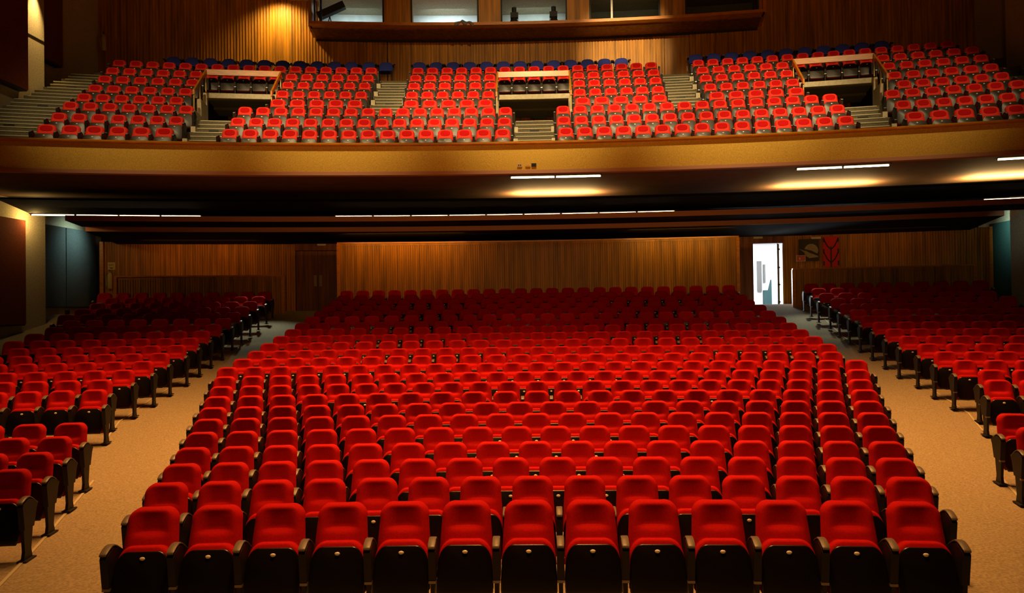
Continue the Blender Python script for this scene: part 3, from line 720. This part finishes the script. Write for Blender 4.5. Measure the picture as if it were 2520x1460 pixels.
for i in range(N+1):
    u=i/N; x=-.36+.72*u
    for j in range(7):
        v=j/6
        hump=.13*max(0,sin(pi*min(1,u*1.15)))*(.6+.4*sin(u*17+1))
        if v<.5: y=.22-.44*v; z=.115+hump*(1-abs(v-.28)*1.6)+.02*sin(v*14+u*9)
        else: y=-.02-.10*min(1,(v-.5)*4)+.03*sin(u*21)-.02*(v-.5); z=.125+hump*.55-(v-.5)*(.26+.10*sin(u*15))
        vs.append((x,y-.04,z))
for i in range(N):
    for j in range(6): q=i*7+j; fs.append((q,q+7,q+8,q+1))
b=MB(); b.add(vs,fs,'cloth_grey')
x=b.obj('draped_cloth',None,True); x.location=pol(58.12,-.0433,13.16); x.rotation_euler=(0,0,.0433); sm=x.modifiers.new('thickness','SOLIDIFY'); sm.thickness=.015
tag(x,'crumpled grey cloth hanging over the booth ledge at the second window','cloth')
b=MB(); b.box((0,0,.06),(.55,.3,.12),'booth_black'); x=b.obj('equipment_case',None); x.location=pol(58.68,-.0705,13.29); x.rotation_euler=(0,0,.0705); tag(x,'low black case on the sill of the second booth window','case')
o=empty('pane_glint',pol(58.62,.0468,13.29),-.0468,label='small glow standing in for the spotlight reflection in the fourth booth window',cat='lamp')
b=MB(); b.tube([(0,0,0),(0,0,.05)],.05,'booth_black',10); b.obj('glint_base',o); b=MB(); b.tube([(0,0,.05),(0,0,.075),(0,0,.10),(0,0,.115)],[.02,.042,.036,.01],'glint_glow',12); b.obj('glint_bulb',o,True)  # added glowing stand-in for a spotlight reflected in the window glass

# ------------------------------------------------------------------ lights of the hall
def spot(loc,tgt,p,deg,col=WARM,blend=1.0,rad=.35): return light('SPOT','house_or_fill_spot',loc,p,col,tgt,spot_size=math.radians(deg),spot_blend=blend,shadow_soft_size=rad)
for x,p in ((-5.2,12500),(0,15000),(5.2,12500)):             # over the stalls
    spot((x,15.2,15.3),(x*1.15,13.4,0),p,58,rad=2.2)
spot((0,6.5,15.2),(0,7.4,0),9500,44,rad=.8)
spot((-6.5,10.0,15.2),(-8.6,11.5,0),2200,42,rad=.6)
spot((6.5,10.0,15.2),(8.6,11.5,0),2200,42,rad=.6)
WHITER=(1,.72,.34)
for x,tx,p in ((-9.5,-10.8,2100),(-5.0,-5.4,4600),(0,0,6200),(5.0,5.4,5400),(9.5,9.4,1900)):   # on the balcony seats
    spot((x,14.3-.015*x*x,15.1),(tx,24.3-.011*tx*tx,7.8),p,50,WHITER,blend=.6,rad=.25)
spot((2.6,14.5,15.0),(3.6,30.2,12.4),14000,15,WHITER,rad=.10)  # bright patch on the rear wall
spot((0,14.5,15.0),(0,30.2,12.3),2100,48,WHITER,rad=.10)
spot((0,-2.5,3.4),(0,23,12.5),3600,66,rad=.4)                # added unseen fill from the stage, lifts the ceiling lips
light('SPOT','wall_washer',pol(58.75,-.1635,14.58),560,(1,.68,.22),pol(59.6,-.1625,12.6),spot_size=math.radians(130),spot_blend=1,shadow_soft_size=.12)
light('SPOT','pilaster_lamp',(-15.22,23.5,13.0),800,(1,.62,.2),(-15.6,23.45,9.0),spot_size=math.radians(52),spot_blend=1,shadow_soft_size=.05)
light('SPOT','end_lamp',(-15.0,26.3,5.5),60,(.62,.95,.88),(-16.1,26.2,5.0),spot_size=math.radians(110),spot_blend=1,shadow_soft_size=.06)
light('SPOT','end_lamp',(14.75,25.5,5.5),160,(.62,.95,.88),(15.95,25.7,5.1),spot_size=math.radians(100),spot_blend=1,shadow_soft_size=.06)
light('SPOT','end_lamp',(13.6,22.8,5.35),90,(.80,.95,.78),(14.83,23.6,4.2),spot_size=math.radians(110),spot_blend=1,shadow_soft_size=.06)
light('POINT','end_lamp',(-15.1,22.9,5.46),36,(1,.62,.18),shadow_soft_size=.06)
# lamps under the rear ceiling step, washing the screens and the rear wall
for x0,x1,p,c,r in ((-13.6,-9.8,11,(1,.36,.06),57.1),(-6.4,-2.4,26,(1,.44,.07),55.3),(3.2,6.6,17,(1,.60,.14),55.3),(9.6,13.8,4,(1,.45,.12),57.1)):
    a=asin((x0+x1)/2/r); light('AREA','cove_lamp',pol(r,a,5.03 if r>56 else 5.08),p,c,pol(r+1.2,a,4.68),shape='RECTANGLE',size=x1-x0,size_y=.04)
for x in (-9.1,9.1): light('SPOT','aisle_fill',(x*1.02,25.4,5.0),260,(.86,.95,.78),(x*.94,23.6,2),spot_size=math.radians(66),spot_blend=1,shadow_soft_size=.1)  # added unseen spots brightening the rear aisle floors
w=bpy.data.worlds.new('World'); S.world=w; w.use_nodes=True
w.node_tree.nodes['Background'].inputs['Color'].default_value=(.5,.42,.36,1); w.node_tree.nodes['Background'].inputs['Strength'].default_value=.002

# ------------------------------------------------------------------ camera
F=1900.0; YAW=.03; PIT=.0135; ROLL=.014
fw=Vector((-sin(YAW)*cos(PIT),cos(YAW)*cos(PIT),sin(PIT))); rt=Vector((cos(YAW),sin(YAW),0)); up=rt.cross(fw)
r2=rt*cos(ROLL)-up*sin(ROLL); u2=rt*sin(ROLL)+up*cos(ROLL)
cd=bpy.data.cameras.new('camera'); cd.sensor_width=36; cd.lens=F*36/2520; cd.clip_end=200
cam=bpy.data.objects.new('camera',cd); COL.objects.link(cam)
cam.matrix_world=Matrix(((r2.x,u2.x,-fw.x,0),(r2.y,u2.y,-fw.y,0),(r2.z,u2.z,-fw.z,2.58),(0,0,0,1)))
S.camera=cam
S.view_settings.view_transform='Standard'; S.view_settings.look='None'; S.view_settings.exposure=0; S.view_settings.gamma=1; S.view_settings.use_curve_mapping=False
S.cycles.max_bounces=6; S.cycles.diffuse_bounces=3; S.cycles.glossy_bounces=3; S.cycles.sample_clamp_indirect=4
